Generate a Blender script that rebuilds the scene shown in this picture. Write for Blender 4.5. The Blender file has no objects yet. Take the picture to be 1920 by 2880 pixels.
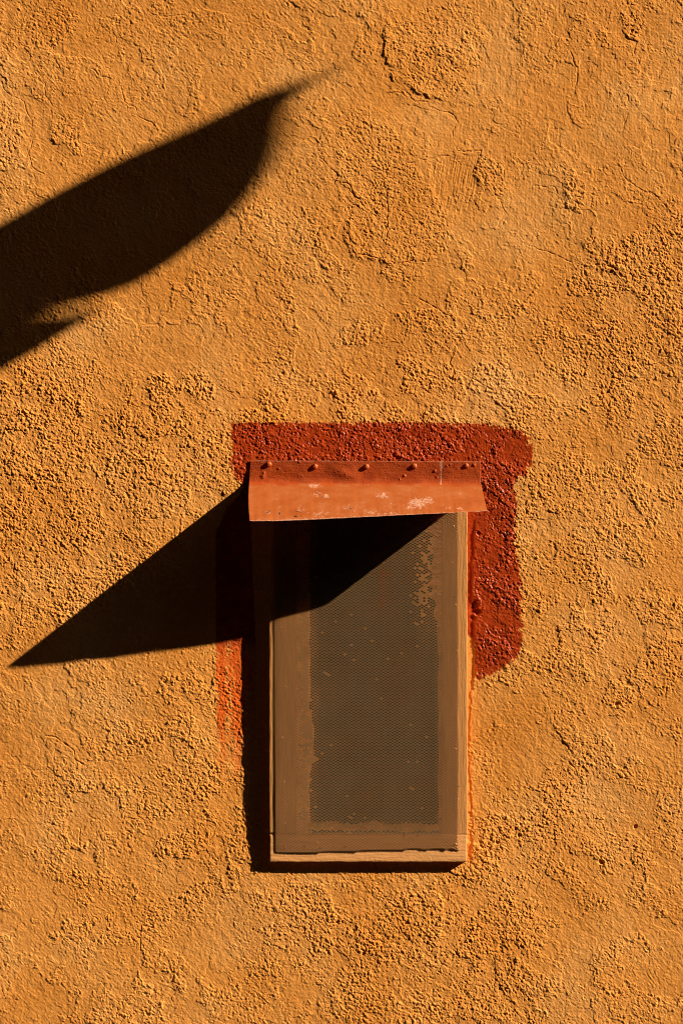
import bpy, bmesh, math
import numpy as np
from mathutils import Vector

# ------------------------------------------------------------------ basics
U = 0.0007            # metres for one unit of wall measure (image grid 1920 x 2880)
CAMD = 7143.0         # camera distance in the same units (5 m)
H = 2.3               # height of the picture's centre above the street
SA, SB = 3.4, 2.03    # sunlight: right and up for one unit outwards
FZ = 21.0             # frame stands this far out of the wall

scene = bpy.context.scene
col = scene.collection

def W(px, py, d=0.0):
    """wall measure (true position) -> world"""
    return ((px-960.0)*U, -d*U, (1440.0-py)*U+H)

def true(px, py, d):
    """where a point seen at px,py really is when it stands d out of the wall"""
    k = 1.0-d/CAMD
    return 960+(px-960)*k, 1440+(py-1440)*k

# ------------------------------------------------------------------ camera
cam = bpy.data.cameras.new('camera')
cam.sensor_fit = 'VERTICAL'; cam.sensor_height = 36.0; cam.sensor_width = 24.0
cam.lens = 36.0*CAMD/2880.0
cam.clip_start = 0.05; cam.clip_end = 300
camo = bpy.data.objects.new('camera', cam); col.objects.link(camo)
camo.location = (0, -CAMD*U, H); camo.rotation_euler = (math.pi/2, 0, 0)
scene.camera = camo

# ------------------------------------------------------------------ sky, sun, exposure
sd = Vector((SA, -1.0, SB)).normalized()
elev = math.asin(sd.z); azim = math.atan2(sd.x, sd.y)
world = bpy.data.worlds.new('World'); scene.world = world; world.use_nodes = True
wn = world.node_tree.nodes; wl = world.node_tree.links
bg = wn['Background']; sky = wn.new('ShaderNodeTexSky'); sky.sky_type = 'NISHITA'
sky.sun_disc = False; sky.sun_elevation = elev; sky.sun_rotation = azim
wl.new(sky.outputs[0], bg.inputs[0]); bg.inputs[1].default_value = 0.05
sl = bpy.data.lights.new('sun', 'SUN'); sl.energy = 5.0; sl.angle = math.radians(0.53); sl.color = (1.0, 0.86, 0.66)
so = bpy.data.objects.new('sun', sl); col.objects.link(so)
so.rotation_euler = sd.to_track_quat('Z', 'Y').to_euler(); so.location = (4, -3, 6)
vs = scene.view_settings
scene.display_settings.display_device = 'sRGB'
vs.view_transform = 'Standard'; vs.look = 'None'; vs.gamma = 1.0; vs.use_curve_mapping = False
vs.exposure = 1.25
scene.cycles.pixel_filter_type = 'BLACKMAN_HARRIS'; scene.cycles.filter_width = 1.05

# ------------------------------------------------------------------ noise
rng = np.random.default_rng(7)
LN = 512
_ang = rng.random((12, LN, LN)).astype(np.float32)*2*np.pi
GX = np.cos(_ang); GY = np.sin(_ang); del _ang

def gn(x, y, s=0):
    """gradient noise, about -1..1"""
    t = s % 12
    ca, sa_ = math.cos(0.4+s*0.73), math.sin(0.4+s*0.73)
    x, y = x*ca-y*sa_+s*37.31, x*sa_+y*ca+s*91.73
    x0 = np.floor(x); y0 = np.floor(y)
    fx = (x-x0).astype(np.float32); fy = (y-y0).astype(np.float32)
    i0 = x0.astype(np.int32) % LN; j0 = y0.astype(np.int32) % LN
    i1 = (i0+1) % LN; j1 = (j0+1) % LN
    gx, gy = GX[t], GY[t]
    u = fx*fx*fx*(fx*(fx*6-15)+10); v = fy*fy*fy*(fy*(fy*6-15)+10)
    a = gx[i0, j0]*fx+gy[i0, j0]*fy
    b = gx[i1, j0]*(fx-1)+gy[i1, j0]*fy
    c = gx[i0, j1]*fx+gy[i0, j1]*(fy-1)
    d = gx[i1, j1]*(fx-1)+gy[i1, j1]*(fy-1)
    return 1.5*((a+(b-a)*u)*(1-v)+(c+(d-c)*u)*v)

JX = rng.random((LN, LN)).astype(np.float32); JY = rng.random((LN, LN)).astype(np.float32); JR = rng.random((LN, LN)).astype(np.float32)
def cells(x, y, s=0):
    """cell noise: distance to the nearest grain centre and that grain's random number"""
    ca, sa_ = math.cos(0.9+s*1.3), math.sin(0.9+s*1.3)
    x, y = x*ca-y*sa_+s*53.7, x*sa_+y*ca+s*17.9
    x0 = np.floor(x).astype(np.int32); y0 = np.floor(y).astype(np.int32)
    best = np.full(x.shape, 9.0, np.float32); rid = np.zeros(x.shape, np.float32)
    for i in (-1, 0, 1):
        for j in (-1, 0, 1):
            ci, cj = (x0+i) % LN, (y0+j) % LN
            d = (x-(x0+i)-JX[ci, cj])**2+(y-(y0+j)-JY[ci, cj])**2
            m = d < best; best = np.where(m, d, best); rid = np.where(m, JR[ci, cj], rid)
    return np.sqrt(best), rid

def sst(e0, e1, x):
    t = np.clip((x-e0)/(e1-e0), 0, 1); return t*t*(3-2*t)

def psdf(poly, X, Y, pad=60):
    """signed distance to a polygon, positive inside (far away: -pad)"""
    P = np.array(poly, float)
    out = np.full(X.shape, -float(pad), np.float32)
    m = (X > P[:, 0].min()-pad) & (X < P[:, 0].max()+pad) & (Y > P[:, 1].min()-pad) & (Y < P[:, 1].max()+pad)
    x = X[m]; y = Y[m]
    if x.size == 0: return out
    d = np.full(x.shape, 1e9); ins = np.zeros(x.shape, bool)
    for k in range(len(P)):
        ax, ay = P[k]; bx, by = P[(k+1) % len(P)]
        ex, ey = bx-ax, by-ay; L = ex*ex+ey*ey+1e-9
        t = np.clip(((x-ax)*ex+(y-ay)*ey)/L, 0, 1)
        d = np.minimum(d, (x-ax-t*ex)**2+(y-ay-t*ey)**2)
        if abs(ey) > 1e-9:
            c = ((ay > y) != (by > y)) & (x < ex*(y-ay)/ey+ax)
            ins ^= c
    d = np.sqrt(d)
    out[m] = np.clip(np.where(ins, d, -d), -pad, pad)
    return out

def pline(pts, X, Y, pad=40):
    """distance to an open line and the side of it (+ = left hand of its direction as drawn)"""
    P = np.array(pts, float)
    D = np.full(X.shape, float(pad), np.float32); S = np.zeros(X.shape, np.float32)
    m = (X > P[:, 0].min()-pad) & (X < P[:, 0].max()+pad) & (Y > P[:, 1].min()-pad) & (Y < P[:, 1].max()+pad)
    x = X[m]; y = Y[m]
    if x.size == 0: return D, S
    d = np.full(x.shape, 1e9); s = np.zeros(x.shape)
    for k in range(len(P)-1):
        ax, ay = P[k]; ex, ey = P[k+1]-P[k]; L = ex*ex+ey*ey+1e-9
        t = np.clip(((x-ax)*ex+(y-ay)*ey)/L, 0, 1)
        q = (x-ax-t*ex)**2+(y-ay-t*ey)**2
        cr = ex*(y-ay)-ey*(x-ax)
        b = q < d; d = np.where(b, q, d); s = np.where(b, np.sign(cr), s)
    D[m] = np.minimum(np.sqrt(d), pad); S[m] = s
    return D, S

# ------------------------------------------------------------------ mesh makers
def mesh_obj(name, V, F, mat, parent=None, smooth=False, attrs=None):
    me = bpy.data.meshes.new(name)
    V = np.ascontiguousarray(V, np.float32); F = np.ascontiguousarray(F, np.int32)
    k = F.shape[1]
    me.vertices.add(len(V)); me.vertices.foreach_set('co', V.ravel())
    me.loops.add(F.size); me.loops.foreach_set('vertex_index', F.ravel())
    me.polygons.add(len(F))
    me.polygons.foreach_set('loop_start', np.arange(0, F.size, k, dtype=np.int32))
    me.polygons.foreach_set('loop_total', np.full(len(F), k, np.int32))
    me.polygons.foreach_set('use_smooth', np.full(len(F), smooth, bool))
    me.update(calc_edges=True)
    for n, a in (attrs or {}).items():
        at = me.attributes.new(n, 'FLOAT', 'POINT')
        at.data.foreach_set('value', np.ascontiguousarray(a, np.float32).ravel())
    me.materials.append(mat)
    o = bpy.data.objects.new(name, me); col.objects.link(o)
    if parent: o.parent = parent
    return o

def tag(o, label=None, cat=None, group=None, kind=None):
    if label: o['label'] = label
    if cat: o['category'] = cat
    if group: o['group'] = group
    if kind: o['kind'] = kind
    return o

def empty(name, loc, label, cat, group=None):
    o = bpy.data.objects.new(name, None); col.objects.link(o); o.location = loc
    o.empty_display_size = 0.05
    return tag(o, label, cat, group)

def rel(V, parent):
    return V-np.array(parent.location, np.float32)[None, :] if parent else V

def gridfaces(nx, ny, off=0, flip=False):
    i = np.arange(nx*ny).reshape(ny, nx)+off
    a, b, c, d = i[:-1, :-1].ravel(), i[:-1, 1:].ravel(), i[1:, 1:].ravel(), i[1:, :-1].ravel()
    return np.stack([a, b, c, d] if flip else [a, d, c, b], 1)

def shell(X, Y, Z, thick, name, mat, parent, attrs=None, smooth=False, backz=None):
    """closed sheet: front grid X,Y,Z (wall measure), back grid `thick` behind"""
    ny, nx = X.shape
    BZ = Z-thick if backz is None else np.full(Z.shape, float(backz))
    def w(x, y, z): return np.stack([(x.ravel()-960)*U, -z.ravel()*U, (1440-y.ravel())*U+H], 1)
    V = np.concatenate([w(X, Y, Z), w(X, Y, BZ)])
    n = nx*ny
    F = [gridfaces(nx, ny), gridfaces(nx, ny, n, True)]
    idx = np.arange(n).reshape(ny, nx)
    def side(e, fl):
        a, b = e[:-1], e[1:]
        q = np.stack([a, b, b+n, a+n], 1) if fl else np.stack([b, a, a+n, b+n], 1)
        F.append(q)
    side(idx[0, :], True); side(idx[-1, :], False); side(idx[:, 0], False); side(idx[:, -1], True)
    at = {k: np.concatenate([v.ravel(), v.ravel()]) for k, v in (attrs or {}).items()}
    return mesh_obj(name, rel(V, parent), np.concatenate(F), mat, parent, smooth, at)

def dome(name, px, py, z, r, h, mat, parent, squash=1.0, shaft=1.0, seed=0):
    """nail head: short shaft and rounded, slightly battered top, at true wall measure"""
    n = 14; rings = [(1.0, 0.0), (1.0, 0.35), (0.93, 0.7), (0.72, 0.93), (0.35, 1.0)]
    rr = np.random.default_rng(seed)
    wob = 1+0.09*rr.standard_normal(n)
    V = []
    for (q, hh) in rings:
        for k in range(n):
            a = 2*math.pi*k/n
            V.append(W(px+r*q*wob[k]*math.cos(a), py+r*q*wob[k]*squash*math.sin(a), z-shaft+(h+shaft)*hh))
    V.append(W(px, py, z+h*0.98)); V.append(W(px, py, z-shaft))
    F = []
    bm = bmesh.new(); vv = [bm.verts.new(Vector(v)-Vector(parent.location)) for v in V]
    for j in range(len(rings)-1):
        for k in range(n):
            bm.faces.new((vv[j*n+k], vv[j*n+(k+1) % n], vv[(j+1)*n+(k+1) % n], vv[(j+1)*n+k]))
    L = (len(rings)-1)*n
    for k in range(n):
        bm.faces.new((vv[L+k], vv[L+(k+1) % n], vv[-2])); bm.faces.new((vv[(k+1) % n], vv[k], vv[-1]))
    bmesh.ops.recalc_face_normals(bm, faces=bm.faces)
    me = bpy.data.meshes.new(name); bm.to_mesh(me); bm.free()
    for p in me.polygons: p.use_smooth = True
    me.materials.append(mat)
    o = bpy.data.objects.new(name, me); col.objects.link(o); o.parent = parent
    return o

def box(name, a, b, mat, parent=None, bevel=0.0):
    bm = bmesh.new(); bmesh.ops.create_cube(bm, size=1)
    a = Vector(a); b = Vector(b); c = (a+b)/2; s = b-a
    off = Vector(parent.location) if parent else Vector((0, 0, 0))
    for v in bm.verts: v.co = Vector((v.co.x*s.x, v.co.y*s.y, v.co.z*s.z))+c-off
    if bevel: bmesh.ops.bevel(bm, geom=bm.edges[:], offset=bevel, segments=2, affect='EDGES')
    me = bpy.data.meshes.new(name); bm.to_mesh(me); bm.free(); me.materials.append(mat)
    o = bpy.data.objects.new(name, me); col.objects.link(o)
    if parent: o.parent = parent
    return o

def tube(name, pts, r, mat, parent, n=14):
    V = []; F = []
    P = [Vector(p) for p in pts]
    rs = r if isinstance(r, (list, tuple)) else [r]*len(P)
    for i, p in enumerate(P):
        t = (P[min(i+1, len(P)-1)]-P[max(i-1, 0)]).normalized()
        s = t.cross(Vector((0, 1, 0.01))).normalized(); q = t.cross(s)
        for k in range(n):
            a = 2*math.pi*k/n; V.append(p+(s*math.cos(a)+q*math.sin(a))*rs[i])
    bm = bmesh.new(); off = Vector(parent.location)
    vv = [bm.verts.new(v-off) for v in V]
    for i in range(len(P)-1):
        for k in range(n):
            bm.faces.new((vv[i*n+k], vv[i*n+(k+1) % n], vv[(i+1)*n+(k+1) % n], vv[(i+1)*n+k]))
    bm.faces.new(vv[:n]); bm.faces.new(vv[-n:])
    bmesh.ops.recalc_face_normals(bm, faces=bm.faces)
    me = bpy.data.meshes.new(name); bm.to_mesh(me); bm.free(); me.materials.append(mat)
    o = bpy.data.objects.new(name, me); col.objects.link(o); o.parent = parent
    return o

# ------------------------------------------------------------------ materials
def mat_new(name):
    m = bpy.data.materials.new(name); m.use_nodes = True
    nt = m.node_tree; return m, nt, nt.nodes['Principled BSDF']

def N(nt, typ, **kw):
    n = nt.nodes.new(typ)
    for k, v in kw.items(): setattr(n, k, v)
    return n

def noise(nt, co, scale, detail=3, rough=0.5):
    n = N(nt, 'ShaderNodeTexNoise'); n.inputs['Scale'].default_value = scale
    n.inputs['Detail'].default_value = detail; n.inputs['Roughness'].default_value = rough
    nt.links.new(co, n.inputs['Vector']); return n.outputs['Fac']

def ramp(nt, fac, stops):
    r = N(nt, 'ShaderNodeValToRGB'); e = r.color_ramp.elements
    while len(e) < len(stops): e.new(0.5)
    for k, (p, c) in enumerate(stops):
        e[k].position = p; e[k].color = (c[0], c[1], c[2], 1) if isinstance(c, (tuple, list)) else (c, c, c, 1)
    nt.links.new(fac, r.inputs[0]); return r.outputs[0]

def mix(nt, fac, a, b, blend='MIX'):
    n = N(nt, 'ShaderNodeMix', data_type='RGBA', blend_type=blend)
    for s, v in ((n.inputs[0], fac), (n.inputs[6], a), (n.inputs[7], b)):
        if isinstance(v, bpy.types.NodeSocket): nt.links.new(v, s)
        elif isinstance(v, (int, float)): s.default_value = v
        else: s.default_value = (v[0], v[1], v[2], 1)
    return n.outputs[2]

def mathn(nt, op, a, b=None, clamp=False):
    n = N(nt, 'ShaderNodeMath', operation=op, use_clamp=clamp)
    for s, v in ((n.inputs[0], a), (n.inputs[1], b)):
        if v is None: continue
        if isinstance(v, bpy.types.NodeSocket): nt.links.new(v, s)
        else: s.default_value = v
    return n.outputs[0]

def attr(nt, name):
    n = N(nt, 'ShaderNodeAttribute', attribute_name=name); return n.outputs['Fac']

def bump(nt, bsdf, h, strength, dist):
    b = N(nt, 'ShaderNodeBump'); b.inputs['Strength'].default_value = strength
    b.inputs['Distance'].default_value = dist
    nt.links.new(h, b.inputs['Height']); nt.links.new(b.outputs[0], bsdf.inputs['Normal'])

OCHRE = (0.69, 0.290, 0.062); OCHRE_D = (0.62, 0.235, 0.038); OCHRE_P = (0.72, 0.350, 0.105)
RED = (0.38, 0.046, 0.006); RED_D = (0.26, 0.024, 0.004)
CANOPY = (0.36, 0.075, 0.014)

# stucco
m_wall, nt, bs = mat_new('stucco')
co = N(nt, 'ShaderNodeTexCoord').outputs['Object']
base = ramp(nt, noise(nt, co, 5, 5, 0.6), [(0.30, OCHRE_D), (0.52, OCHRE), (0.75, OCHRE_P)])
fine = ramp(nt, noise(nt, co, 160, 4, 0.7), [(0.25, (0.86, 0.82, 0.76)), (0.7, (1.06, 1.06, 1.08))])
base = mix(nt, 1.0, base, fine, 'MULTIPLY')
pale = ramp(nt, noise(nt, co, 38, 5, 0.75), [(0.66, 0.0), (0.74, 1.0)])
base = mix(nt, mathn(nt, 'MULTIPLY', pale, 0.25), base, (0.80, 0.45, 0.20))
pa = attr(nt, 'paint'); st = attr(nt, 'stain')
redc = ramp(nt, noise(nt, co, 45, 4, 0.65), [(0.3, RED_D), (0.6, RED), (0.85, (0.45, 0.080, 0.012))])
base = mix(nt, st, base, (0.62, 0.095, 0.008))
base = mix(nt, pa, base, redc)
nt.links.new(base, bs.inputs['Base Color'])
ro = ramp(nt, pa, [(0.0, 0.85), (1.0, 0.36)]); nt.links.new(ro, bs.inputs['Roughness'])
nt.links.new(ramp(nt, pa, [(0.0, 0.10), (1.0, 0.20)]), bs.inputs['Specular IOR Level'])
bh = mathn(nt, 'ADD', noise(nt, co, 900, 3, 0.6), mathn(nt, 'MULTIPLY', noise(nt, co, 350, 3, 0.6), 1.4))
bump(nt, bs, bh, 0.35, 0.00045)

def simple(name, c, rough=0.7, spec=0.3, metal=0.0, var=0.2, vs=30, bs_=200, bd=0.0003, stretch=(1, 1, 1)):
    m, nt, bs = mat_new(name)
    co = N(nt, 'ShaderNodeTexCoord').outputs['Object']
    mp = N(nt, 'ShaderNodeMapping'); mp.inputs['Scale'].default_value = stretch
    nt.links.new(co, mp.inputs['Vector']); co = mp.outputs[0]
    lo = tuple(x*(1-var) for x in c); hi = tuple(min(1, x*(1+var)) for x in c)
    nt.links.new(ramp(nt, noise(nt, co, vs, 5, 0.6), [(0.3, lo), (0.7, hi)]), bs.inputs['Base Color'])
    bs.inputs['Roughness'].default_value = rough; bs.inputs['Specular IOR Level'].default_value = spec
    bs.inputs['Metallic'].default_value = metal
    if bd: bump(nt, bs, noise(nt, co, bs_, 4, 0.6), 0.5, bd)
    return m

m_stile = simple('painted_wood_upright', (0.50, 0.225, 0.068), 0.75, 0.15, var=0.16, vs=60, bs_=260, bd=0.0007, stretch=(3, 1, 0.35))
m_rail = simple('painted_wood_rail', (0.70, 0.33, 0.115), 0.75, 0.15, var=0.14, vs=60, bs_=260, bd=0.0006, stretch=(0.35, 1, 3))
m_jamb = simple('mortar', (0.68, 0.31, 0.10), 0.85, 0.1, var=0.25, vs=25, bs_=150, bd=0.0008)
m_wire = simple('painted_expanded_metal', (0.40, 0.205, 0.075), 0.6, 0.25, var=0.18, vs=9, bs_=500, bd=0)
nt = m_wire.node_tree; bs = nt.nodes['Principled BSDF']; lk = bs.inputs['Base Color'].links[0].from_socket
grey = ramp(nt, noise(nt, N(nt, 'ShaderNodeTexCoord').outputs['Object'], 11, 4, 0.7), [(0.35, (0.20, 0.105, 0.042)), (0.6, (0.185, 0.125, 0.062))])
nt.links.new(mix(nt, attr(nt, 'drip'), mix(nt, mathn(nt, 'MULTIPLY', attr(nt, 'bare'), 0.8), lk, grey), (0.45, 0.07, 0.02)), bs.inputs['Base Color'])
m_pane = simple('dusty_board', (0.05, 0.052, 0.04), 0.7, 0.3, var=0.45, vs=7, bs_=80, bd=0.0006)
m_nail = simple('painted_nail', (0.42, 0.085, 0.016), 0.4, 0.45, var=0.3, vs=300, bs_=600, bd=0.0003)
m_tack = simple('ochre_tack', (0.60, 0.27, 0.075), 0.5, 0.3, var=0.2, vs=300, bs_=600, bd=0.0002)

# canopy paint with chips
m_can, nt, bs = mat_new('painted_sheet_metal')
co = N(nt, 'ShaderNodeTexCoord').outputs['Object']
mpc = N(nt, 'ShaderNodeMapping'); mpc.inputs['Scale'].default_value = (1, 1, 2.2); nt.links.new(co, mpc.inputs['Vector'])
base = ramp(nt, noise(nt, mpc.outputs[0], 16, 8, 0.72), [(0.3, (0.26, 0.056, 0.011)), (0.5, (0.31, 0.080, 0.019)), (0.70, (0.34, 0.120, 0.048))])
speck = ramp(nt, noise(nt, co, 420, 3, 0.6), [(0.64, 0.0), (0.72, 1.0)])
base = mix(nt, mathn(nt, 'MULTIPLY', speck, 0.55), base, (0.50, 0.20, 0.10))
grime = ramp(nt, noise(nt, co, 330, 2, 0.5), [(0.20, 1.0), (0.27, 0.0)])
base = mix(nt, mathn(nt, 'MULTIPLY', grime, 0.8), base, (0.05, 0.012, 0.005))
base = mix(nt, mathn(nt, 'MULTIPLY', attr(nt, 'fresh'), 0.85), base, ramp(nt, noise(nt, co, 26, 5, 0.65), [(0.3, (0.21, 0.022, 0.004)), (0.7, (0.36, 0.050, 0.006))]))
ch = attr(nt, 'chip')
base = mix(nt, ch, base, ramp(nt, noise(nt, co, 300, 4, 0.7), [(0.40, (0.36, 0.11, 0.045)), (0.6, (0.44, 0.28, 0.20))]))
hole = attr(nt, 'rust')
base = mix(nt, hole, base, (0.012, 0.008, 0.006))
nt.links.new(base, bs.inputs['Base Color'])
nt.links.new(mathn(nt, 'ADD', mathn(nt, 'MULTIPLY', ch, 0.35), 0.42), bs.inputs['Roughness'])
bs.inputs['Specular IOR Level'].default_value = 0.22
bump(nt, bs, mathn(nt, 'ADD', noise(nt, co, 500, 3, 0.6), mathn(nt, 'MULTIPLY', noise(nt, co, 90, 2, 0.5), 2.0)), 0.3, 0.0003)

# ------------------------------------------------------------------ the wall's relief
def zoomq(ox, oy, k, pts): return [(ox+x*k, oy+y*k) for x, y in pts]
k6 = 960/1568.0
PATCHES = [  # polygon, height, roughness inside, edge width
    (zoomq(960, 0, k6, [(195,125),(215,95),(300,70),(420,20),(560,-20),(640,100),(660,180),(640,300),(560,400),(480,470),(430,450),(360,430),(270,380),(230,370),(210,280),(190,250)]), 3.0, 0.62, 2.5),
    (zoomq(0, 0, k6, [(-60,450),(60,460),(100,520),(112,620),(104,770),(50,790),(-60,790)]), 1.6, 0.75, 4),
    (zoomq(0, 0, k6, [(250,510),(330,510),(370,600),(392,722),(345,705),(300,665),(222,650),(225,590)]), 1.8, 0.65, 4),
    (zoomq(0, 0, k6, [(20,190),(70,100),(200,60),(330,40),(400,100),(320,180),(250,215),(212,286),(150,256),(90,236)]), 1.2, 0.62, 4),
    (zoomq(960, 0, k6, [(-20,510),(120,530),(250,600),(310,745),(410,870),(480,960),(500,1150),(400,1200),(240,1230),(160,1190),(60,1200),(0,1060),(-10,880),(60,890),(50,840),(-20,800)]), 1.8, 0.60, 5),
    (zoomq(960, 0, k6, [(635,700),(740,740),(765,840),(740,900),(650,890),(600,800)]), 1.0, 0.8, 4),
    (zoomq(960, 0, k6, [(1010,760),(1100,780),(1130,880),(1105,990),(1035,950),(1020,870)]), 1.3, 0.7, 4),
    (zoomq(960, 0, k6, [(1285,60),(1370,40),(1400,120),(1350,190),(1290,150)]), 1.3, 0.75, 4),
    (zoomq(960, 0, k6, [(1290,1080),(1420,1050),(1640,1000),(1640,1500),(1400,1420),(1280,1250),(1160,1240),(1170,1180),(1260,1170)]), 1.4, 0.95, 6),
    (zoomq(0, 600, k6, [(655,770),(690,730),(760,735),(800,790),(860,730),(930,700),(1000,790),(990,850),(900,870),(850,820),(790,880),(700,870)]), 1.8, 1.1, 5),
    (zoomq(0, 600, k6, [(1060,930),(1100,900),(1170,890),(1220,920),(1210,965),(1080,965)]), 1.2, 0.9, 5),
    (zoomq(0, 600, k6, [(980,460),(1010,450),(1050,500),(1040,560),(1000,545),(985,500)]), 2.0, 0.8, 4),
    (zoomq(0, 600, k6, [(780,310),(850,330),(855,365),(800,350)]), 1.5, 0.5, 4),
    (zoomq(0, 600, k6, [(1170,740),(1215,780),(1190,850),(1160,800)]), 1.4, 0.6, 4),
    (zoomq(0, 600, k6, [(1100,40),(1250,-20),(1500,-60),(1440,160),(1300,140),(1110,100)]), 1.2, 0.5, 5),
]
CRACKS = [  # line, depth
    (zoomq(0, 0, k6, [(245,215),(242,250),(272,305)]), 1.3),
    (zoomq(0, 0, k6, [(562,355),(556,400),(572,462),(622,492),(628,520)]), 1.3),
    (zoomq(0, 0, k6, [(630,532),(700,560),(716,582)]), 1.2),
    (zoomq(0, 0, k6, [(720,70),(800,72),(882,58),(912,84),(932,116)]), 1.5),
    (zoomq(0, 0, k6, [(410,315),(432,322),(455,350),(502,356)]), 1.6),
    (zoomq(0, 0, k6, [(205,380),(212,440),(242,482)]), 1.2),
    (zoomq(0, 0, k6, [(0,360),(30,420),(110,470),(148,560),(150,650),(132,700),(148,770),(205,800)]), 0.9),
    (zoomq(0, 0, k6, [(940,235),(930,210),(900,215)]), 1.0),
    (zoomq(0, 0, k6, [(1225,215),(1228,260),(1190,240),(1140,180)]), 1.0),
    (zoomq(0, 0, k6, [(1375,280),(1390,320),(1480,330),(1475,300)]), 0.9),
    (zoomq(0, 0, k6, [(1440,710),(1500,750),(1550,800),(1530,860)]), 1.1),
    (zoomq(960, 0, k6, [(225,425),(300,428),(340,468),(392,468)]), 1.6),
    (zoomq(960, 0, k6, [(430,498),(520,530),(532,565),(510,602),(508,650)]), 1.5),
    (zoomq(960, 0, k6, [(308,750),(380,738),(450,716),(510,712)]), 1.6),
    (zoomq(960, 0, k6, [(532,695),(640,692),(632,722)]), 1.4),
    (zoomq(960, 0, k6, [(0,840),(45,850),(60,900),(90,920)]), 2.2),
    (zoomq(960, 0, k6, [(190,820),(205,900),(215,1000),(205,1100)]), 2.4),
    (zoomq(960, 0, k6, [(1285,140),(1310,178),(1352,190),(1340,240)]), 1.8),
    (zoomq(960, 0, k6, [(1052,240),(1085,330),(1070,430)]), 1.3),
    (zoomq(960, 0, k6, [(1315,440),(1310,540),(1295,590)]), 1.2),
    (zoomq(960, 0, k6, [(1275,765),(1310,830),(1380,872),(1440,895),(1490,950)]), 1.8),
    (zoomq(960, 0, k6, [(870,850),(980,860),(1000,900)]), 1.3),
    (zoomq(960, 0, k6, [(1128,1126),(1155,1112),(1160,1090)]), 2.2),
    (zoomq(960, 0, k6, [(700,870),(760,990),(740,1030)]), 1.0),
    (zoomq(960, 600, k6, [(60,195),(110,185),(160,205),(210,235),(330,215),(395,225)]), 2.2),
    (zoomq(960, 600, k6, [(340,380),(420,425),(470,465),(520,470)]), 1.8),
    (zoomq(960, 600, k6, [(520,640),(495,690),(520,740),(500,760)]), 1.8),
    (zoomq(960, 600, k6, [(560,740),(640,780),(690,810)]), 1.5),
    (zoomq(960, 600, k6, [(1160,235),(1240,245),(1300,300)]), 2.0),
    (zoomq(960, 600, k6, [(820,190),(870,150),(960,180),(1060,230)]), 1.2),
    (zoomq(0, 1900, 760/1568., [(280,350),(320,355),(380,400),(430,435),(437,478),(482,516)]), 3.0),
    (zoomq(0, 1900, 760/1568., [(825,1440),(820,1500),(815,1600)]), 1.5),
    (zoomq(0, 1900, 760/1568., [(470,880),(458,960),(465,1000)]), 1.3),
    (zoomq(0, 1900, 760/1568., [(570,1200),(575,1260)]), 1.2),
    (zoomq(1200, 1900, 720/1568., [(430,1560),(450,1620),(490,1670)]), 1.6),
    (zoomq(1200, 1900, 720/1568., [(600,1400),(625,1460)]), 1.5),
    (zoomq(0, 600, k6, [(1470,470),(1450,540),(1465,600)]), 1.5),
    (zoomq(0, 600, k6, [(1475,50),(1440,130),(1430,180)]), 1.3),
    (zoomq(0, 600, k6, [(430,390),(445,450),(465,480)]), 1.2),
]
BLOBS = [  # x, y, rx, ry, target roughness, weight
    (300, 330, 700, 330, 0.30, 1.0), (1400, 250, 700, 330, 0.27, 1.0), (1560, 430, 380, 200, 0.24, 1.2),
    (1470, 660, 260, 130, 0.17, 1.6), (960, 470, 330, 150, 0.30, 1.0), (1150, 1040, 420, 110, 0.62, 1.5), (650, 790, 300, 120, 0.38, 1.2),
    (470, 980, 300, 95, 0.17, 2.2), (620, 1070, 100, 70, 0.20, 2.0), (130, 1180, 240, 230, 0.95, 1.6), (450, 1260, 260, 120, 0.75, 1.5),
    (160, 1450, 320, 320, 0.85, 1.5), (1080, 860, 330, 170, 0.58, 1.2), (1280, 800, 200, 90, 0.38, 1.4),
    (1800, 850, 200, 230, 0.85, 1.4), (1600, 1080, 300, 170, 0.72, 1.2), (1300, 1090, 220, 100, 0.5, 1.2), (950, 1080, 250, 90, 0.6, 1.2),
    (1700, 1450, 260, 300, 0.62, 1.2), (1600, 1750, 250, 220, 0.60, 1.2), (1450, 2050, 170, 220, 0.40, 1.8),
    (1450, 2340, 150, 130, 1.0, 1.8), (1750, 2200, 170, 250, 0.52, 1.2), (1750, 2650, 260, 260, 0.48, 1.3),
    (1600, 2480, 130, 90, 0.38, 1.6), (1250, 2640, 260, 200, 0.90, 1.4), (900, 2620, 280, 150, 0.75, 1.3),
    (130, 2000, 240, 130, 0.30, 1.8), (60, 2200, 150, 170, 0.30, 1.4), (300, 2180, 220, 150, 0.68, 1.5), (540, 2100, 130, 330, 0.75, 1.4),
    (350, 2420, 220, 200, 0.62, 1.3), (130, 2520, 160, 140, 0.46, 1.3), (60, 2760, 200, 120, 0.34, 1.6), (340, 2420, 50, 90, 0.25, 2.0),
    (590, 2670, 75, 90, 0.14, 3.0), (480, 2760, 200, 120, 0.6, 1.2), (1330, 2020, 40, 220, 0.35, 1.5), (1250, 2500, 90, 60, 0.7, 1.4),
    (640, 1880, 60, 200, 0.7, 1.3), (1120, 2760, 200, 120, 0.7, 1.2), (1000, 1230, 380, 60, 0.95, 2.0), (1390, 1600, 70, 280, 0.85, 2.0),
]
TOPPAINT = [(649,1190),(700,1187),(860,1189),(1040,1188),(1200,1188),(1346,1191),(1407,1197),(1462,1211),(1487,1232),(1499,1275),(1494,1305),(1480,1316),(1480,1335),(1450,1350),(1444,1368),(1450,1415),(1447,1540),(1462,1622),(1465,1684),(1467,1791),(1462,1840),(1432,1864),(1395,1886),(1370,1903),(1346,1912),(1334,1901),(1334,1830),(1326,1803),(1300,1760),(1290,1400),(720,1400),(690,1370),(667,1350),(652,1314),(647,1287),(662,1270),(647,1256),(652,1232)]

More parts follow.
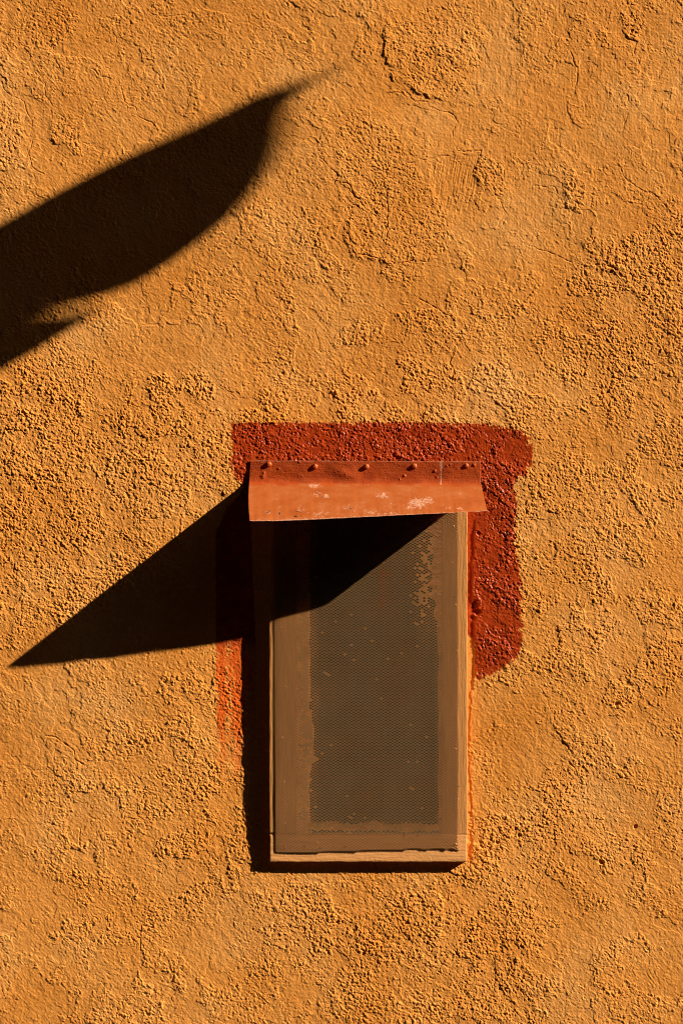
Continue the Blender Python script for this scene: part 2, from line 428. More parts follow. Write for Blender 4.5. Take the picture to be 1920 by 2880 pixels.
def wall_relief(X, Y):
    X = X.astype(np.float32); Y = Y.astype(np.float32)
    # low frequencies
    h = 3.0*gn(X/520, Y/620, 1)+1.2*gn(X/190, Y/210, 2)
    # roughness map
    wsum = np.full(X.shape, 0.35, np.float32); r = 0.55*wsum
    for (bx, by, rx, ry, v, w) in BLOBS:
        g = w*np.exp(-(((X-bx)/rx)**2+((Y-by)/ry)**2)*1.3); r += g*v; wsum += g
    R = r/wsum; del r, wsum
    R = np.clip(0.03+1.05*(R-0.22)*(1+0.5*(R < 0.3)), 0.03, 1.2)
    R = R*(1+0.50*gn(X/85, Y/70, 3)+0.40*gn(X/34, Y/30, 4))+0.14*np.clip(gn(X/55, Y/45, 30)-0.1, 0, 1)
    lap1 = gn(X/150, Y/125, 36)+0.35*gn(X/45, Y/45, 37)+0.10*gn(X/12, Y/12, 38)
    lap2 = gn(X/95, Y/80, 39)+0.40*gn(X/30, Y/30, 40)+0.12*gn(X/9, Y/9, 41)
    keepr = sst(0.42, 0.75, R)*0.72
    R = R*(keepr+(1-keepr)*(0.42+0.75*sst(-0.10, -0.02, lap1))*(0.62+0.55*sst(0.20, 0.12, lap2)))
    lm_ = 0.35+0.65*sst(-0.3, 0.4, gn(X/210, Y/180, 42)); h += lm_*(0.8*sst(-0.05, 0.0, lap1)+0.65*sst(0.19, 0.14, lap2))
    wx = 7*gn(X/42, Y/42, 5)+2.2*gn(X/8, Y/8, 31); wy = 7*gn(X/42, Y/42, 6)+2.2*gn(X/8, Y/8, 32)
    plate = np.zeros_like(h)
    e = 3.0*gn(X/11, Y/11, 7)+5*gn(X/33, Y/33, 8)
    soft_edge = sst(-0.1, 0.35, gn(X/55, Y/55, 28))
    for poly, ph, pr, ew in PATCHES:
        s = psdf(poly, X, Y, 60)+e
        m = sst(-ew*0.8-2, ew*0.8+3+9*np.clip(soft_edge, 0, 1), s)
        PP = np.array(poly); c0 = PP.mean(0); ext = max(np.ptp(PP[:, 0]), np.ptp(PP[:, 1]))*0.5
        t = (-(X-c0[0])*0.80+(Y-c0[1])*0.6)/ext
        plate += 0.8*ph*m*sst(-0.6, 0.8, t)*(0.35+0.65*np.exp(-np.maximum(s, 0)/40))*(1-0.6*np.clip(soft_edge, 0, 1)); R = R*(1-m)+m*pr*(0.72+0.45*gn(X/40, Y/40, 9))
    R = np.clip(R, 0.05, 1.25)
    # trowel direction: down-right strokes, upright ones in the top right
    vert = sst(1050, 1350, X)*sst(900, 500, Y)
    c, s_ = math.cos(math.radians(48)), math.sin(math.radians(48))
    A = (X+wx)*c+(Y+wy)*s_; B = -(X+wx)*s_+(Y+wy)*c
    lump = gn(A/27, B/15, 10)*0.55+gn(A/15, B/10, 11)*0.55
    lump += 0.40*gn((X+wx)/9.5, (Y+wy)/10.5, 12)
    fine = gn(X/6.0, Y/6.8, 13)
    pit = gn((X+wy)/10.5, (Y+wx)/11.5, 14)+0.5*gn(X/5.6, Y/5.6, 15)
    pits = np.clip(pit-0.33, 0, 1)
    soft = np.tanh(lump*1.3)
    bil = np.abs(gn(A/19, B/12, 26))*1.5+np.abs(gn((X+wy*1.3)/9.5, (Y-wx*1.3)/9.0, 27))*1.0
    grit = gn(X/4.3, Y/4.0, 33)
    clod = np.clip(gn((X+wx)/8.5, (Y+wy)/7.5, 34)-0.15, 0, 1)+0.8*np.clip(gn((X-wx)/13, (Y-wy)/11, 35)-0.25, 0, 1)
    g1, q1 = cells((X+wx*0.8)/9.6, (Y+wy*0.8)/8.4, 1); g2, q2 = cells((X+wx*0.4)/5.8, (Y+wy*0.4)/5.3, 2)
    gr = (0.25+1.3*q1**2)*np.clip(1-(g1/0.62)**2, 0, 1); gr2 = (0.1+q2)*np.clip(1-(g2/0.6)**2, 0, 1)
    ph_ = np.clip(1-(g1/0.42)**2, 0, 1)*(q1 < 0.16)
    h += R*(0.75*soft+0.50*bil+0.60*fine+0.42*grit+1.55*gr+0.95*gr2+1.5*clod-3.6*pits-3.2*ph_)
    # smooth plaster keeps a small tooth and brush marks
    S = np.clip(1-R*1.4, 0, 1)
    brush = gn(A/60, B/4.5, 16)*(1-vert)+gn((X+wx*0.6)/5.0, (Y+wy)/60, 17)*vert
    h += 0.22*S*brush+0.22*gn(X/7.0, Y/7.5, 18)*(0.4+S)+0.50*S*gn((X+wx)/21, (Y+wy)/24, 19)+0.25*(0.3+S)*gr2*(q1 > 0.5)
    # streaked patch in the top right
    ms = sst(-4, 8, psdf(zoomq(960, 0, k6, [(400,760),(500,718),(640,705),(620,800),(640,900),(560,985),(450,975),(410,860)]), X, Y, 30)+e)
    h += ms*0.55*gn((X+0.18*Y)/4.6, Y/70, 20)-ms*0.8
    h += plate
    # random craters and little clods
    cl = gn(X/17, Y/19, 21); h += 1.6*np.clip(cl-0.62, 0, 1)*(0.4+R)
    cr = gn(X/23, Y/21, 22); h -= 3.0*np.clip(cr-0.66, 0, 1)*(0.3+R)
    ex = 2.2*gn(X/9, Y/9, 23)+4*gn(X/30, Y/30, 24); ey = 2.2*gn(X/9, Y/9, 25)+4*gn(X/30, Y/30, 0)
    for line, dp in CRACKS:
        D, Sg = pline(line, X+ex*0.8, Y+ey*0.8, 26)
        wk = 1.5*dp*np.clip(0.55+0.9*gn(X/16, Y/16, 29), 0.08, 1.1)
        h += wk*0.30*(Sg < 0)*np.exp(-D/9)*sst(26, 18, D)
        h -= wk*0.8*np.exp(-(D/1.7)**2)
    for (x, y, rr, d) in ((1733,1979,7,5), (1690,2425,8,6), (1786,2326,6,5), (1785,2330,4,5), (1460,2350,7,4), (1334,1702,11,9), (1342,1722,9,8), (1328,1716,12,7), (1330,1738,10,6), (1344,1500,7,4), (1397,2370,6,4), (305,2058,5,3)):
        q = np.sqrt((X-x+ex*0.7)**2+(Y-y+ey*0.7)**2); h -= d*sst(rr*1.15, rr*0.45, q)
    # wall level round the window
    left = np.exp(-((X-685)/130)**2)
    h -= left*3.0*sst(2480, 2200, Y)*sst(1300, 1500, Y); h += left*2.0*sst(2330, 2450, Y)*sst(2700, 2500, Y)
    # smooth mortar strip along the right of the frame, slightly sunk
    e2 = 3.5*gn(X/14, Y/22, 2)
    edge = 1331+4*np.sin(Y/70)+e2-9*sst(1880, 1960, Y)
    strip = sst(edge+3, edge-3, X)*sst(1440, 1500, Y)*sst(2460, 2420, Y)*(X > 1250)
    h = h*(1-strip*(0.75-0.5*sst(1900, 2000, Y)))-strip*(3.2-1.6*sst(1900, 2000, Y))
    # paint
    q = psdf(TOPPAINT, X, Y, 50); rag = sst(1310, 1420, X)+sst(700, 670, X)*sst(1195, 1215, Y)
    q = q+(2.2+3*rag)*gn(X/7, Y/7, 3)+(3.0+5*rag)*gn(X/20, Y/20, 6)+(1.2+2*rag)*gn(X/3.8, Y/3.8, 9)+5*rag*gn(X/9, Y/50, 16)
    paint = sst(-1.2, 1.2, q)
    # unpainted hollows near the edge of the brushwork
    paint *= 1-sst(0.40, 0.60, pit)*sst(14, 4, q)
    paint *= 1-strip*sst(1780, 1830, Y+2.5*e2)
    inner = strip*sst(1322, 1316, X+e2)*sst(1700, 1560, Y)
    lq = psdf([(607,1500),(640,1425),(668,1398),(700,1345),(720,1830),(720,2320),(655,2320),(612,2160),(608,1900)], X, Y, 40)+2.5*gn(X/9, Y/9, 10)
    lm = sst(-2, 2, lq)
    drop = gn(X/17, Y/60, 11)*0.6+gn(X/7, Y/9, 12)*0.6-0.5*np.clip(gr, 0, 1)+0.15
    band = np.exp(-((X-622)/14)**2)*0.8+np.exp(-((X-672)/18)**2)*0.9+0.22
    fade = sst(2330, 1850, Y)
    stain = lm*np.clip((band+0.30+drop*0.9)*fade*1.25-0.18, 0, 0.92)
    p2 = lm*sst(1850, 1780, Y)
    paint = np.maximum(paint, p2)
    stain = np.maximum(stain, 0.30*inner)
    # thick gloss paint rounds the grain
    return h, paint, stain

# graded grid: dense in the picture, coarser away from it
def axis(lo, hi, f0, f1, m0, m1, fs, ms):
    a = list(np.arange(f0, f1, fs))
    l = [f0-ms*(i+1) for i in range(int((f0-m0)/ms))]; rr = [a[-1]+ms*(i+1) for i in range(int((m1-f1)/ms))]
    st = ms
    while l[-1] > lo: st *= 1.35; l.append(max(l[-1]-st, lo))
    st = ms
    while rr[-1] < hi: st *= 1.35; rr.append(min(rr[-1]+st, hi))
    return np.array(l[::-1]+a+rr)
FS = 1.75
xs = axis(-16000, 18000, -24, 1944, -420, 2340, FS, 5.0)
ys = axis(-9500, 1440+H/U, -24, 2904, -420, 3240, FS, 5.0)
GXX, GYY = np.meshgrid(xs, ys)
hh, paint, stain = wall_relief(GXX, GYY)
far = np.maximum(np.maximum(-420-GXX, GXX-2340), np.maximum(-420-GYY, GYY-3240))
hh *= sst(900, 0, far)
nx, ny = len(xs), len(ys)
V = np.stack([(GXX.ravel()-960)*U, -hh.ravel()*U, (1440-GYY.ravel())*U+H], 1)
F = gridfaces(nx, ny)
cx = (GXX[:-1, :-1]+GXX[1:, 1:]).ravel()/2; cy = (GYY[:-1, :-1]+GYY[1:, 1:]).ravel()/2
OX0, OX1, OY0, OY1 = 800, 1270, 1440, 2370
F = F[~((cx > OX0) & (cx < OX1) & (cy > OY0) & (cy < OY1))]
wall = mesh_obj('wall', V, F, m_wall, None, False, {'paint': paint, 'stain': stain})
tag(wall, 'rough ochre orange stucco wall with dark red brushed paint around the window', 'wall')
del V, F, GXX, GYY, hh, far, cx, cy, paint, stain

# ------------------------------------------------------------------ the window with its wooden frame
win = empty('window', W(1035, 2425, 0), 'tall narrow vent window, ochre wooden frame with fine diamond metal mesh under the red sheet metal hood', 'window')

def board(name, x0, x1, y0, y1, z, back, mat, vertical, rough=0.55, seed=0, tilt=None, step=1.7):
    x = np.linspace(x0, x1, max(3, int((x1-x0)/step))); y = np.linspace(y0, y1, max(3, int((y1-y0)/step)))
    X, Y = np.meshgrid(x, y)
    if vertical: g = gn(X/5.5, Y/70, seed)*0.6+gn(X/3.8, Y/26, seed+1)*0.35
    else: g = gn(X/70, Y/5.5, seed)*0.5+gn(X/22, Y/4.2, seed+1)*0.35
    g = g+0.30*gn(X/7, Y/7, seed+2)-0.9*np.clip(gn(X/10, Y/10, seed+3)-0.5, 0, 1)
    Z = z+rough*g+(tilt(X, Y) if tilt else 0)
    # uneven outer edges
    wob = 0.9*gn(Y/30, Y*0+seed, seed+4)+0.5*gn(Y/9, Y*0+seed, seed+5); wobx = 0.7*gn(X/24, X*0+seed, seed+6)+0.6*gn(X/7, X*0+seed, seed+7)
    tx = (X-x0)/(x1-x0); ty = (Y-y0)/(y1-y0)
    X = X+wob*(1-np.minimum(tx, 1-tx)*2)**2; Y = Y+wobx*(1-np.minimum(ty, 1-ty)*2)**2
    # rounded arris
    ed = np.minimum(np.minimum(X-x0, x1-X), np.minimum(Y-y0, y1-Y)); Z = Z-1.2*np.exp(-np.maximum(ed, 0)/1.3)
    return shell(X, Y, Z, 0, name, mat, win, backz=back)

fx0, fy1 = true(757, 2424, FZ); fx1, _ = true(1313.5, 2424, FZ); _, fj0 = true(0, 2343, FZ); _, fj1 = true(0, 2345.5, FZ)
board('stile', fx0, 834, 1415, fj0, FZ, -14, m_stile, True, 0.5, 1)
board('stile', 1240, fx1, 1415, fj0+4, FZ, -14, m_stile, True, 0.5, 4)
rb = board('bottom_rail', fx0+1.5, fx1-1.0, fj1+2, fy1, FZ-0.3, -14, m_rail, False, 0.55, 8)
board('top_rail', 834.5, 1239.5, 1415, 1447, FZ-1.5, -14, m_rail, False, 0.4, 3)

# sloped mortar reveal on the left and sill at the bottom, wavy inner edge
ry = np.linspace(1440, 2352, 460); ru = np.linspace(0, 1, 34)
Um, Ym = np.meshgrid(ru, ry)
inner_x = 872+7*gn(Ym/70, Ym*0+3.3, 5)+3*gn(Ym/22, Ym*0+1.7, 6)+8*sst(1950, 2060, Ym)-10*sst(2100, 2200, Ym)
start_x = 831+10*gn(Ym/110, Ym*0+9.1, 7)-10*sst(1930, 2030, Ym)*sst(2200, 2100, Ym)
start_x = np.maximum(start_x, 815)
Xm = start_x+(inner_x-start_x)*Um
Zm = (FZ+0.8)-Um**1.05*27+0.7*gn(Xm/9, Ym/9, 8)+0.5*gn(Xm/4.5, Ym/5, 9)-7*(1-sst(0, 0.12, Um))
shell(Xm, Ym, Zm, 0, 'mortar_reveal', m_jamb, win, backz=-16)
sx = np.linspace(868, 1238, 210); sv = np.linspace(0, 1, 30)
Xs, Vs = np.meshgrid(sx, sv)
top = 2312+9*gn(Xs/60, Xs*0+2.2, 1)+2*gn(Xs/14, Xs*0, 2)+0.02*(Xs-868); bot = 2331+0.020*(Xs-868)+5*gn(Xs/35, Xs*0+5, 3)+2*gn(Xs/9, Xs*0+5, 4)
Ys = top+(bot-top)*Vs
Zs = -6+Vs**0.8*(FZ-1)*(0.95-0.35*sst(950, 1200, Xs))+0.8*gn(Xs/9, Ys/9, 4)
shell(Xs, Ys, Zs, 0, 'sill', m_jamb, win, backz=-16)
# paint-crusted inner edge on the right
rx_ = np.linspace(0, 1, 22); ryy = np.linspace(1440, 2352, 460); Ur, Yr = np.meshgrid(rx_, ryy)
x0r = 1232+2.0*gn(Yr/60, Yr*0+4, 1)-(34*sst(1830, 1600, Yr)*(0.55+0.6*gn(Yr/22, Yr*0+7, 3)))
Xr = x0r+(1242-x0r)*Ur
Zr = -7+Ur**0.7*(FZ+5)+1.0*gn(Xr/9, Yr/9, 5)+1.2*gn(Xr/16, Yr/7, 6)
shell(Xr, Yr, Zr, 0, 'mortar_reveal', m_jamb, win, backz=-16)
# dusty board behind the mesh
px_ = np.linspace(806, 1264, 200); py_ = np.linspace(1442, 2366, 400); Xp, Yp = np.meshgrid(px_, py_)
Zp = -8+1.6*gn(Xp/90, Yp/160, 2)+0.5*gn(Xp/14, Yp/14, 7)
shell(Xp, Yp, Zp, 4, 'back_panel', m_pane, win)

# the expanded metal mesh: zigzag strands, joined at the knuckles
HP, VP = 6.35, 3.85
MX0, MX1 = 772.5, 1299.5
def mesh_bottom(x): return np.interp(x, [760, 880, 960, 1060, 1150, 1300], [2395.5, 2395, 2392.5, 2388.5, 2386, 2386.5])
nseg = int((MX1-MX0)/HP); nrow = int((2400-1418)/VP)
Vm = []; Fm = []; Bx = []; By = []; RX = []; RY = []; RZ = []; base = 0
ii = np.arange(nseg+1)
for r in range(nrow):
    x = MX0+ii*HP+0.35*rng.standard_normal(nseg+1)
    x[0] = MX0+0.008*(1418+r*VP-1900)*0.9
    up = ((ii+r) % 2 == 0)
    y = 1418+r*VP+np.where(up, -VP/2, VP/2)*0.98+0.22*rng.standard_normal(nseg+1)
    sag = 1.1*gn(x/90, y/110, 5)
    z = FZ+2.7-1.7*np.exp(-(x-MX0)/14)+sag*0.6+np.where(up, 0.16, -0.16)+0.15*rng.standard_normal(nseg+1)
    keep = y < mesh_bottom(x)
    tw, tz = 0.72, 0.95
    ring = []
    for (dy, dz) in ((-tw, tz-0.12), (tw, tz+0.05), (tw, -tz), (-tw, -tz)):
        ring.append(np.stack([(x-960)*U, -(z+dz)*U, (1440-(y+dy))*U+H], 1))
    ring = np.stack(ring, 1)          # nseg+1, 4, 3
    Vm.append(ring.reshape(-1, 3)); Bx.append(np.repeat(x, 4)); By.append(np.repeat(y, 4))
    a = base+ii[:-1]*4; ok = keep[:-1] & keep[1:]; a = a[ok]
    for k in range(4):
        k2 = (k+1) % 4; Fm.append(np.stack([a+k, a+k2, a+4+k2, a+4+k], 1))
    Fm.append(np.stack([a[:0]]*4, 1))
    base += (nseg+1)*4; RX.append(x); RY.append(y); RZ.append(z)
# some holes filled: clogged old paint, plus imitated sun streaks at left
RX = np.array(RX); RY = np.array(RY); RZ = np.array(RZ)
r_, i_ = np.meshgrid(np.arange(nrow-1), np.arange(1, nseg), indexing='ij'); ok = ((r_+i_) % 2 == 0); r_ = r_[ok]; i_ = i_[ok]
qx = RX[r_, i_]; qy = RY[r_, i_]
st_ = gn((qx*0.85+qy*0.52)/20, (-qx*0.52+qy*0.85)/6.5, 4)+0.5*gn(qx/30, qy/40, 5)
A_ = np.exp(-((qx-1222+0.16*(qy-1460))/34)**2-((qy-1600)/170)**4)*0.80
A_ = np.maximum(A_, 0.62*np.exp(-((qx-1240)/9)**2)*sst(1850, 1600, qy))
B_ = 0.95*np.exp(-((qx-857-9*sst(1960, 2060, qy)+6*sst(2150, 2230, qy))/(13+9*sst(1930, 2020, qy)*sst(2200, 2120, qy)))**2)*sst(1700, 1740, qy)*sst(2330, 2280, qy)  # fill along the left reveal stands in for its sunlit streaks
C_ = 0.62*np.exp(-((qy-2318)/13)**2)*sst(860, 890, qx)*sst(1120, 1000, qx)+0.5*np.exp(-((qy-2372)/14)**2-((qx-900)/38)**2)
pick = (np.maximum(np.maximum(A_, B_), C_)+0.62*st_+0.16*rng.standard_normal(len(qx)) > 0.74)|(rng.random(len(qx)) < 0.0015)
pick &= (RY[r_+1, i_] < mesh_bottom(qx)-2)
r_ = r_[pick]; i_ = i_[pick]; nq = len(r_)
cor = [(r_, i_), (r_, i_+1), (r_+1, i_), (r_, i_-1)]
QX = np.stack([RX[c] for c in cor], 1); QY = np.stack([RY[c] for c in cor], 1); QZ = np.stack([RZ[c] for c in cor], 1)
mx, my = QX.mean(1, keepdims=True), QY.mean(1, keepdims=True); sc_ = 0.72+0.25*rng.random((nq, 1))
QX = mx+(QX-mx)*sc_; QY = my+(QY-my)*sc_; QZ = QZ-0.35+0.25*rng.standard_normal(QZ.shape)
Vm.append(np.stack([(QX.ravel()-960)*U, -QZ.ravel()*U, (1440-QY.ravel())*U+H], 1)); Bx.append(QX.ravel()); By.append(QY.ravel())
Fm.append((base+np.arange(nq*4)).reshape(nq, 4)[:, ::-1])
Vm = np.concatenate(Vm).astype(np.float32); Fm = np.concatenate(Fm)
# torn places where strands are missing or clogged
Bx = np.concatenate(Bx); By = np.concatenate(By)
ww = 14*gn(Bx/60, By/90, 1)+6*gn(Bx/14, By/18, 2)
bare = sst(868, 905, Bx+ww)*sst(1262, 1215, Bx+ww)*sst(2350, 2290, By+ww)
bare *= 1-0.9*np.exp(-((Bx-1210)/50)**2-((By-1600)/190)**4)
dr = np.maximum(np.exp(-((Bx-1076)/4)**2)*sst(1590, 1610, By)*sst(1730, 1680, By), np.exp(-((Bx-1094)/3)**2)*sst(1596, 1604, By)*sst(1622, 1614, By))
dr = np.clip(dr*(0.6+1.5*gn(Bx/5, By/12, 3)), 0, 1)
mo = mesh_obj('mesh_screen', rel(Vm, win), Fm, m_wire, win, False, {'bare': bare, 'drip': dr})

for k, (x, y, s) in enumerate([(792,1765,2.6),(803,1932,3.4),(793,2075,3.2),(799,2199,3.2),(801,2316,3.0),(802,2384,2.8),
        (892,2370,4.2),(1034,2368,3.4),(1153,2372,3.2),(1280,2373,3.0),(1280,1701,3.2),(1271,1582,3.0),(1285,1830,2.8),(1280,2106,3.2),(1287,2248,3.0),(800,1560,3.0),(1275,1480,2.8)]):
    tx, ty = true(x, y, FZ+5); dome('tack', tx, ty, FZ+2.2, s, 3.2, m_tack, win, seed=k, shaft=4.0)

# ------------------------------------------------------------------ the sheet metal hood
can = empty('sheet_metal_hood', W(1025, 1295, 0), 'narrow bent sheet metal hood, chipped orange red paint, nailed above the window', 'hood')
nu, nv = 480, 130
u = np.linspace(0, 1, nu); v = np.linspace(0, 1, nv)
ex_ = np.array([702, 870, 1040, 1180, 1280, 1369]); 
et = np.array([689, 677, 653, 629, 589, 531])/SA     # how far the lower edge stands out
ey_ = np.array([1465.5, 1462, 1453, 1447, 1441.5, 1437])
def bez(xa, tab, s): return np.interp(xa, s, tab)
def smoothinterp(x, xp, fp):
    c = np.polyfit(xp, fp, 4); return np.polyval(c, x)
Ug, Vg = np.meshgrid(u, v)
VF = 0.38            # share of the grid in the flange
topx = 704+(1349.5-704)*Ug; topy = 1295.5+2.0*Ug+0.6*gn(Ug*14, Ug*0, 1)
fdx = 700.5+(1351-700.5)*Ug; fdy = 1354+4.5*Ug+1.8*gn(Ug*5, Ug*0+2, 2)
btx = 702+(1369-702)*Ug; bty = smoothinterp(btx, ex_, ey_)+0.7*gn(Ug*40, Ug*0, 3)
btz = smoothinterp(btx, ex_, et)
tx_, ty_ = true(topx, topy, 5); f_x, f_y = true(fdx, fdy, 7)
b_x = 960+(btx-960)*(1-btz/CAMD); b_y = 1440+(bty-1440)*(1-btz/CAMD)
a1 = np.clip(Vg/VF, 0, 1); a2 = np.log1p(np.exp(np.clip((Vg-VF)/0.022, -60, 60)))*0.022/(1-VF)
a2 = a2/a2.max()
Xc = tx_+(f_x-tx_)*a1+(b_x-f_x)*a2
Yc = ty_+(f_y-ty_)*a1+(b_y-f_y)*a2
zf = 6.5+0.8*gn(Ug*6, Vg*3, 4)
Zc = 5.0*(1-a1)+zf*a1+(btz-zf)*a2
# rounded fold
fold = np.exp(-(((Vg-VF)/0.06)**2)); Zc = Zc+fold*1.0
# left edge bows outwards
Xc -= 3.2*np.sin(np.pi*a2)*np.exp(-Ug/0.02)
# dents and buckles
fl = np.clip(1-a2*3, 0, 1)
dent = 1.1*gn(Ug*9, Vg*4, 6)*fl+0.35*gn(Ug*40, Vg*12, 7)*fl
dx = (topx-975)*0.75+(Yc-1335)*0.66; dy = -(topx-975)*0.66*0.5+(Yc-1335)*0.75
dent += 2.4*np.exp(-(dx/45)**2-(dy/11)**2)*fl
dent += (2.6*gn(Ug*5, Vg*2, 8)+0.8*gn(Ug*17, Vg*5, 9))*a2*(1-0.5*a2)
# little paint blisters on the flange
bl = gn(topx/5.2, Yc/5.2, 10); dent += 1.3*np.clip(bl-0.6, 0, 1)*3*fl+0.35*gn(topx/3.4, Yc/3.0, 12)*fl+0.3*gn(topx/40, Yc/3.5, 13)*fl+0.16*gn(topx/6, Yc/5, 14)
for (bx, by, br, bhh) in ((742,1340,8,2.5),(744,1330,5,2),(1222,1325,4,3),(1137,1338,4,2.5),(1332,1308,5,2.5),(1227,1342,4,2),(1256,1311,3,2),(1124,1348,3,2),(785,1318,3,2),(842,1300,3,1.5),(1265,1307,3,2)):
    dent += bhh*np.exp(-(((topx-bx)**2+(Yc-by)**2)/br**2*1.5))
Zc = Zc+dent
# wear: chipped pale paint and holes to bare metal
nA = 0.9*gn(Xc/8, Yc/6, 1)+0.9*gn(Xc/3.6, Yc/3.0, 2); nB = gn(Xc/26, Yc/18, 3)
SX = 960+(Xc-960)/(1-Zc/CAMD); SY = 1440+(Yc-1440)/(1-Zc/CAMD)
chip = np.zeros_like(Xc); rust = np.zeros_like(Xc)
for (bx, by, rx, ry_, w) in ((885,1366,24,8,0.95),(895,1390,20,11,0.8),(915,1395,12,8,0.9),(1075,1393,24,14,0.85),(1060,1398,16,5,0.6),
        (1175,1415,34,20,1.05),(1205,1408,18,14,0.95),(1150,1426,16,12,0.7),(1035,1362,14,8,0.6),(1300,1395,34,14,0.45),(1290,1430,14,5,0.8),(1262,1428,14,8,0.55),
        (752,1441,8,8,0.7),(787,1443,9,9,0.7),(843,1436,20,8,0.65),(845,1425,8,10,0.6),(900,1446,60,13,0.62),(980,1430,50,16,0.5),(1040,1440,50,12,0.62),(785,1427,8,6,0.5),(1090,1445,50,8,0.7),(800,1410,6,5,0.45),(1240,1370,60,8,0.28),(1110,1420,60,16,0.4)):
    g = w*np.exp(-((SX-bx)/rx)**2-((SY-by)/ry_)**2); chip = np.maximum(chip, g)
chip = sst(0.40, 0.66, chip*0.9+0.36*nA+0.10*nB-0.10)
edgew = np.exp(-(1-a2)*26)*a2**8
chip = np.maximum(chip, sst(0.42, 0.62, edgew*(1.05-0.35*sst(0.55, 0.8, Ug))+0.30*nA))
chip = np.maximum(chip, 0.85*np.exp(-(Vg/0.012)**2)*(0.5+0.5*nA))
drip = np.exp(-((SX-1239.5-1.2*gn(SY/9, SY*0, 4))/(1.7+2.6*sst(1325, 1300, SY)))**4)*sst(1364, 1361, SY)*sst(1293, 1297, SY)
chip = np.maximum(chip, drip*(0.75+0.60*sst(-0.35, 0.25, nA+0.5*sst(1325,1345,SY))))
for (bx, by, rx, ry_) in ((752,1441,5,3.5),(757,1437,5,2.5),(786,1444,4,5),(836,1439,7,2.0),(844,1440,4,2),(831,1452,8,3),(845,1451,4,2),(893,1386,5,4),(900,1384,3,3),(897,1391,6,3),(903,1398,4,3),(911,1399,3,2.5),(905,1412,3,2),(985,1430,5,2.5),(1080,1398,4,2)):
    g = np.exp(-((SX-bx)/rx)**2-((SY-by)/ry_)**2); rust = np.maximum(rust, sst(0.5, 0.72, g+0.30*nA))
keepw = 1.0-(fl > 0.999)*0.0
shell(Xc, Yc, Zc, 2.0, 'sheet', m_can, can, {'chip': chip, 'rust': rust*a2, 'fresh': sst(0.16, 0.0, a2+0.05*gn(Xc/30, Yc/9, 5))}, smooth=True)
for k, (x, y) in enumerate([(756,1305.5),(886,1312),(1030,1312),(1165,1310.5),(1311,1309)]):
    tx, ty = true(x, y, 12); dome('nail', tx, ty, 6.0, 7.4 if k < 4 else 6.6, 5.4 if k < 4 else 3.8, m_nail, can, seed=30+k, shaft=4)

# ------------------------------------------------------------------ outside the picture: ground, added blockers against sky light, added shadow caster
m_road = simple('asphalt', (0.035, 0.035, 0.035), 0.9, 0.2, var=0.2, vs=8, bs_=120, bd=0.003)
m_blocker = simple('blocker_dark', (0.02, 0.017, 0.015), 0.9, 0.2, var=0.2, vs=3, bs_=60, bd=0.003)  # near black so the added blocks bounce little light back
m_trim = simple('blocker_trim', (0.03, 0.028, 0.025), 0.8, 0.3, var=0.15, vs=12)
m_glass = simple('blocker_glass', (0.02, 0.02, 0.02), 0.08, 0.5, var=0.1, bd=0)
m_caster = simple('caster_canvas', (0.07, 0.06, 0.05), 0.9, 0.2, var=0.25, vs=20)
m_steel = simple('grey_painted_steel', (0.12, 0.12, 0.12), 0.5, 0.5, metal=0.6, var=0.2)

def grid_ground():
    x = np.linspace(-60, 60, 61); y = np.linspace(-60, 60, 61); X, Y = np.meshgrid(x, y)
    V = np.stack([X.ravel(), Y.ravel(), X.ravel()*0], 1); return V, gridfaces(61, 61, 0, True)
gV, gF = grid_ground(); tag(mesh_obj('ground', gV, gF, m_road), kind='structure')
sky_blocker = empty('sky_blocker', (0, -6.9, 0), 'added unseen dark block across the street, keeps sky light off the wall', 'sky_blocker')  # added mass behind the camera, shuts out sky light to deepen the shadows
box('blocker_mass', (-22, -11, -0.05), (16, -6.9, 14.8), m_blocker, sky_blocker)
side = empty('sky_blocker', (15, -3.4, 0), 'added unseen dark block at the right end, screens the wall from sky light', 'sky_blocker')  # added end block against sky light, low enough for the sun to clear
box('blocker_mass', (15, -6.85, -0.05), (22, -0.3, 8.8), m_blocker, side)
side = empty('sky_blocker', (-15, -3.4, 0), 'added unseen dark block at the left end, screens the wall from sky light', 'sky_blocker')  # added end block against sky light from the left
box('blocker_mass', (-20, -6.85, -0.05), (-13, -0.3, 13.0), m_blocker, side)
cover_root = empty('sky_cover', (-6, -3.4, 4.7), 'added unseen dark slab over the street at left, shuts out sky light', 'sky_cover')  # added overhead slab, cuts off more of the sky light
box('blocker_slab', (-12.9, -6.85, 4.75), (0.9, -0.25, 7.5), m_blocker, cover_root)
box('blocker_edge', (0.75, -6.84, 4.55), (0.88, -0.2, 4.745), m_trim, cover_root)
for fl_ in range(4):  # trim and panes only dress the added block
    for k in range(9):
        x = -19+k*4.1; z = 1.2+fl_*3.0
        w = box('window', (x, -6.9, z), (x+1.1, -6.85, z+1.6), m_trim, sky_blocker)
        g = box('pane', (x+0.09, -6.86, z+0.09), (x+1.01, -6.835, z+1.51), m_glass, sky_blocker)
        g.parent = w; g.location = (0, 0, 0)

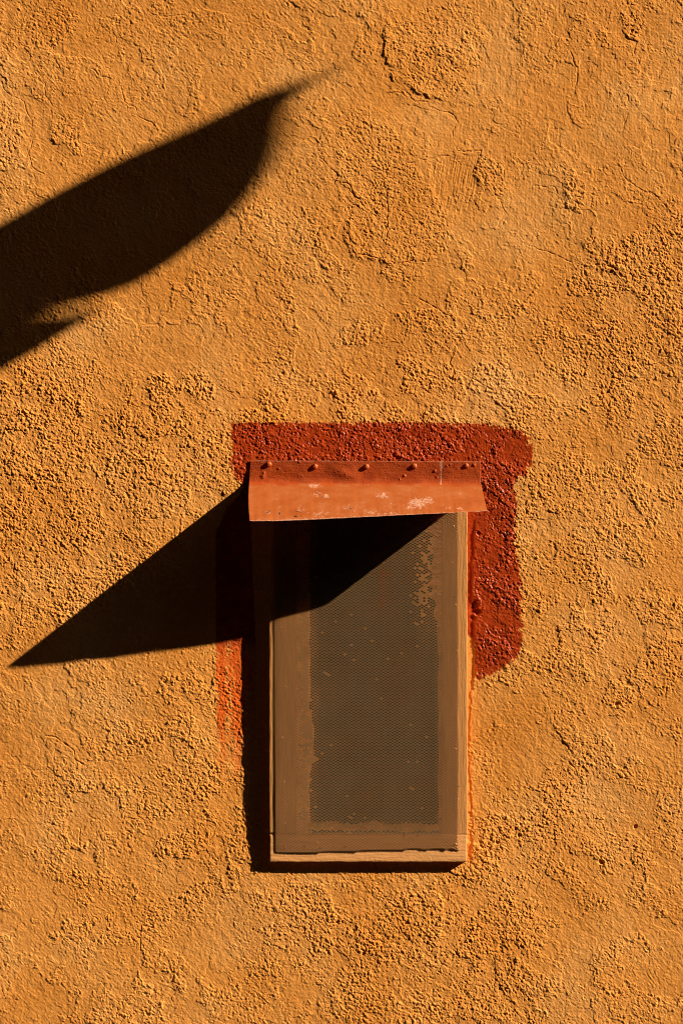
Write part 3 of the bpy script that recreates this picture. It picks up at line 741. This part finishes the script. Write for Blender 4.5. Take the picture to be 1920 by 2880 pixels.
caster_root = empty('shadow_caster', W(-160+SA*736, 1440+H/U, 736), 'added unseen shadow caster, made as a dark flag on a steel pole', 'shadow_caster')  # caster added out of view, outline traced back from the shadow it throws
def zc(sx, sy): return 800+0.20*sx+22*np.sin(sx/120.0+sy/160.0)
def caster(SXc, SYc):
    Z = zc(SXc, SYc); return SXc+SA*Z, SYc-SB*Z, Z
UPX = [-170,0,153,306,428,551,643,716,771,857,906,940,968]; UPY = [712,632,545,465,407,355,311,273,252,231,214,201,188]
LOX = [-170,60,122,245,306,367,459,520,581,640,695,735,765,785,796,806,830,857,906,940,968]; LOY = [900,893,880,850,827,806,752,708,661,614,552,500,450,395,310,284,264,248,226,208,189]
def caster_sheet(xa, up, lo, nxs, nvs=22):
    x = np.linspace(xa[0], xa[1], nxs); a = np.interp(x, *up); b = np.interp(x, *lo)
    t = np.linspace(0, 1, nvs)[:, None]; Yy = a[None, :]*(1-t)+b[None, :]*t; Xx = np.repeat(x[None, :], nvs, 0)
    return caster(Xx, Yy)
def pair(g1):
    X, Y, Z = g1; ny, nx = X.shape; n = nx*ny
    def w(z): return np.stack([(X.ravel()-960)*U, -z.ravel()*U, (1440-Y.ravel())*U+H], 1)
    V = np.concatenate([w(Z), w(Z-2.5)]); idx = np.arange(n).reshape(ny, nx); F = [gridfaces(nx, ny), gridfaces(nx, ny, n, True)]
    for e, f in ((idx[0], 1), (idx[-1], 0), (idx[:, 0], 0), (idx[:, -1], 1)):
        a, b = e[:-1], e[1:]; F.append(np.stack([a, b, b+n, a+n], 1) if f else np.stack([b, a, a+n, b+n], 1))
    return V, np.concatenate(F)
V1, F1 = pair(caster_sheet((-165, 966), (UPX, UPY), (LOX, LOY), 220))
V2, F2 = pair(caster_sheet((-165, 278), ([-165,60,150,250,278],[888,890,888,878,872]), ([-165,0,92,184,245,278],[1132,1044,992,934,897,880]), 90, 10))
mesh_obj('caster_sheet', rel(np.concatenate([V1, V2]), caster_root), np.concatenate([F1, F2+len(V1)]), m_caster, caster_root, True)
zp = zc(-160.0, 900.0); xp = -160+SA*zp
tube('caster_post', [W(xp, 1440+H/U, zp), W(xp, -900, zp)], 0.014, m_steel, caster_root)  # added support for the unseen caster
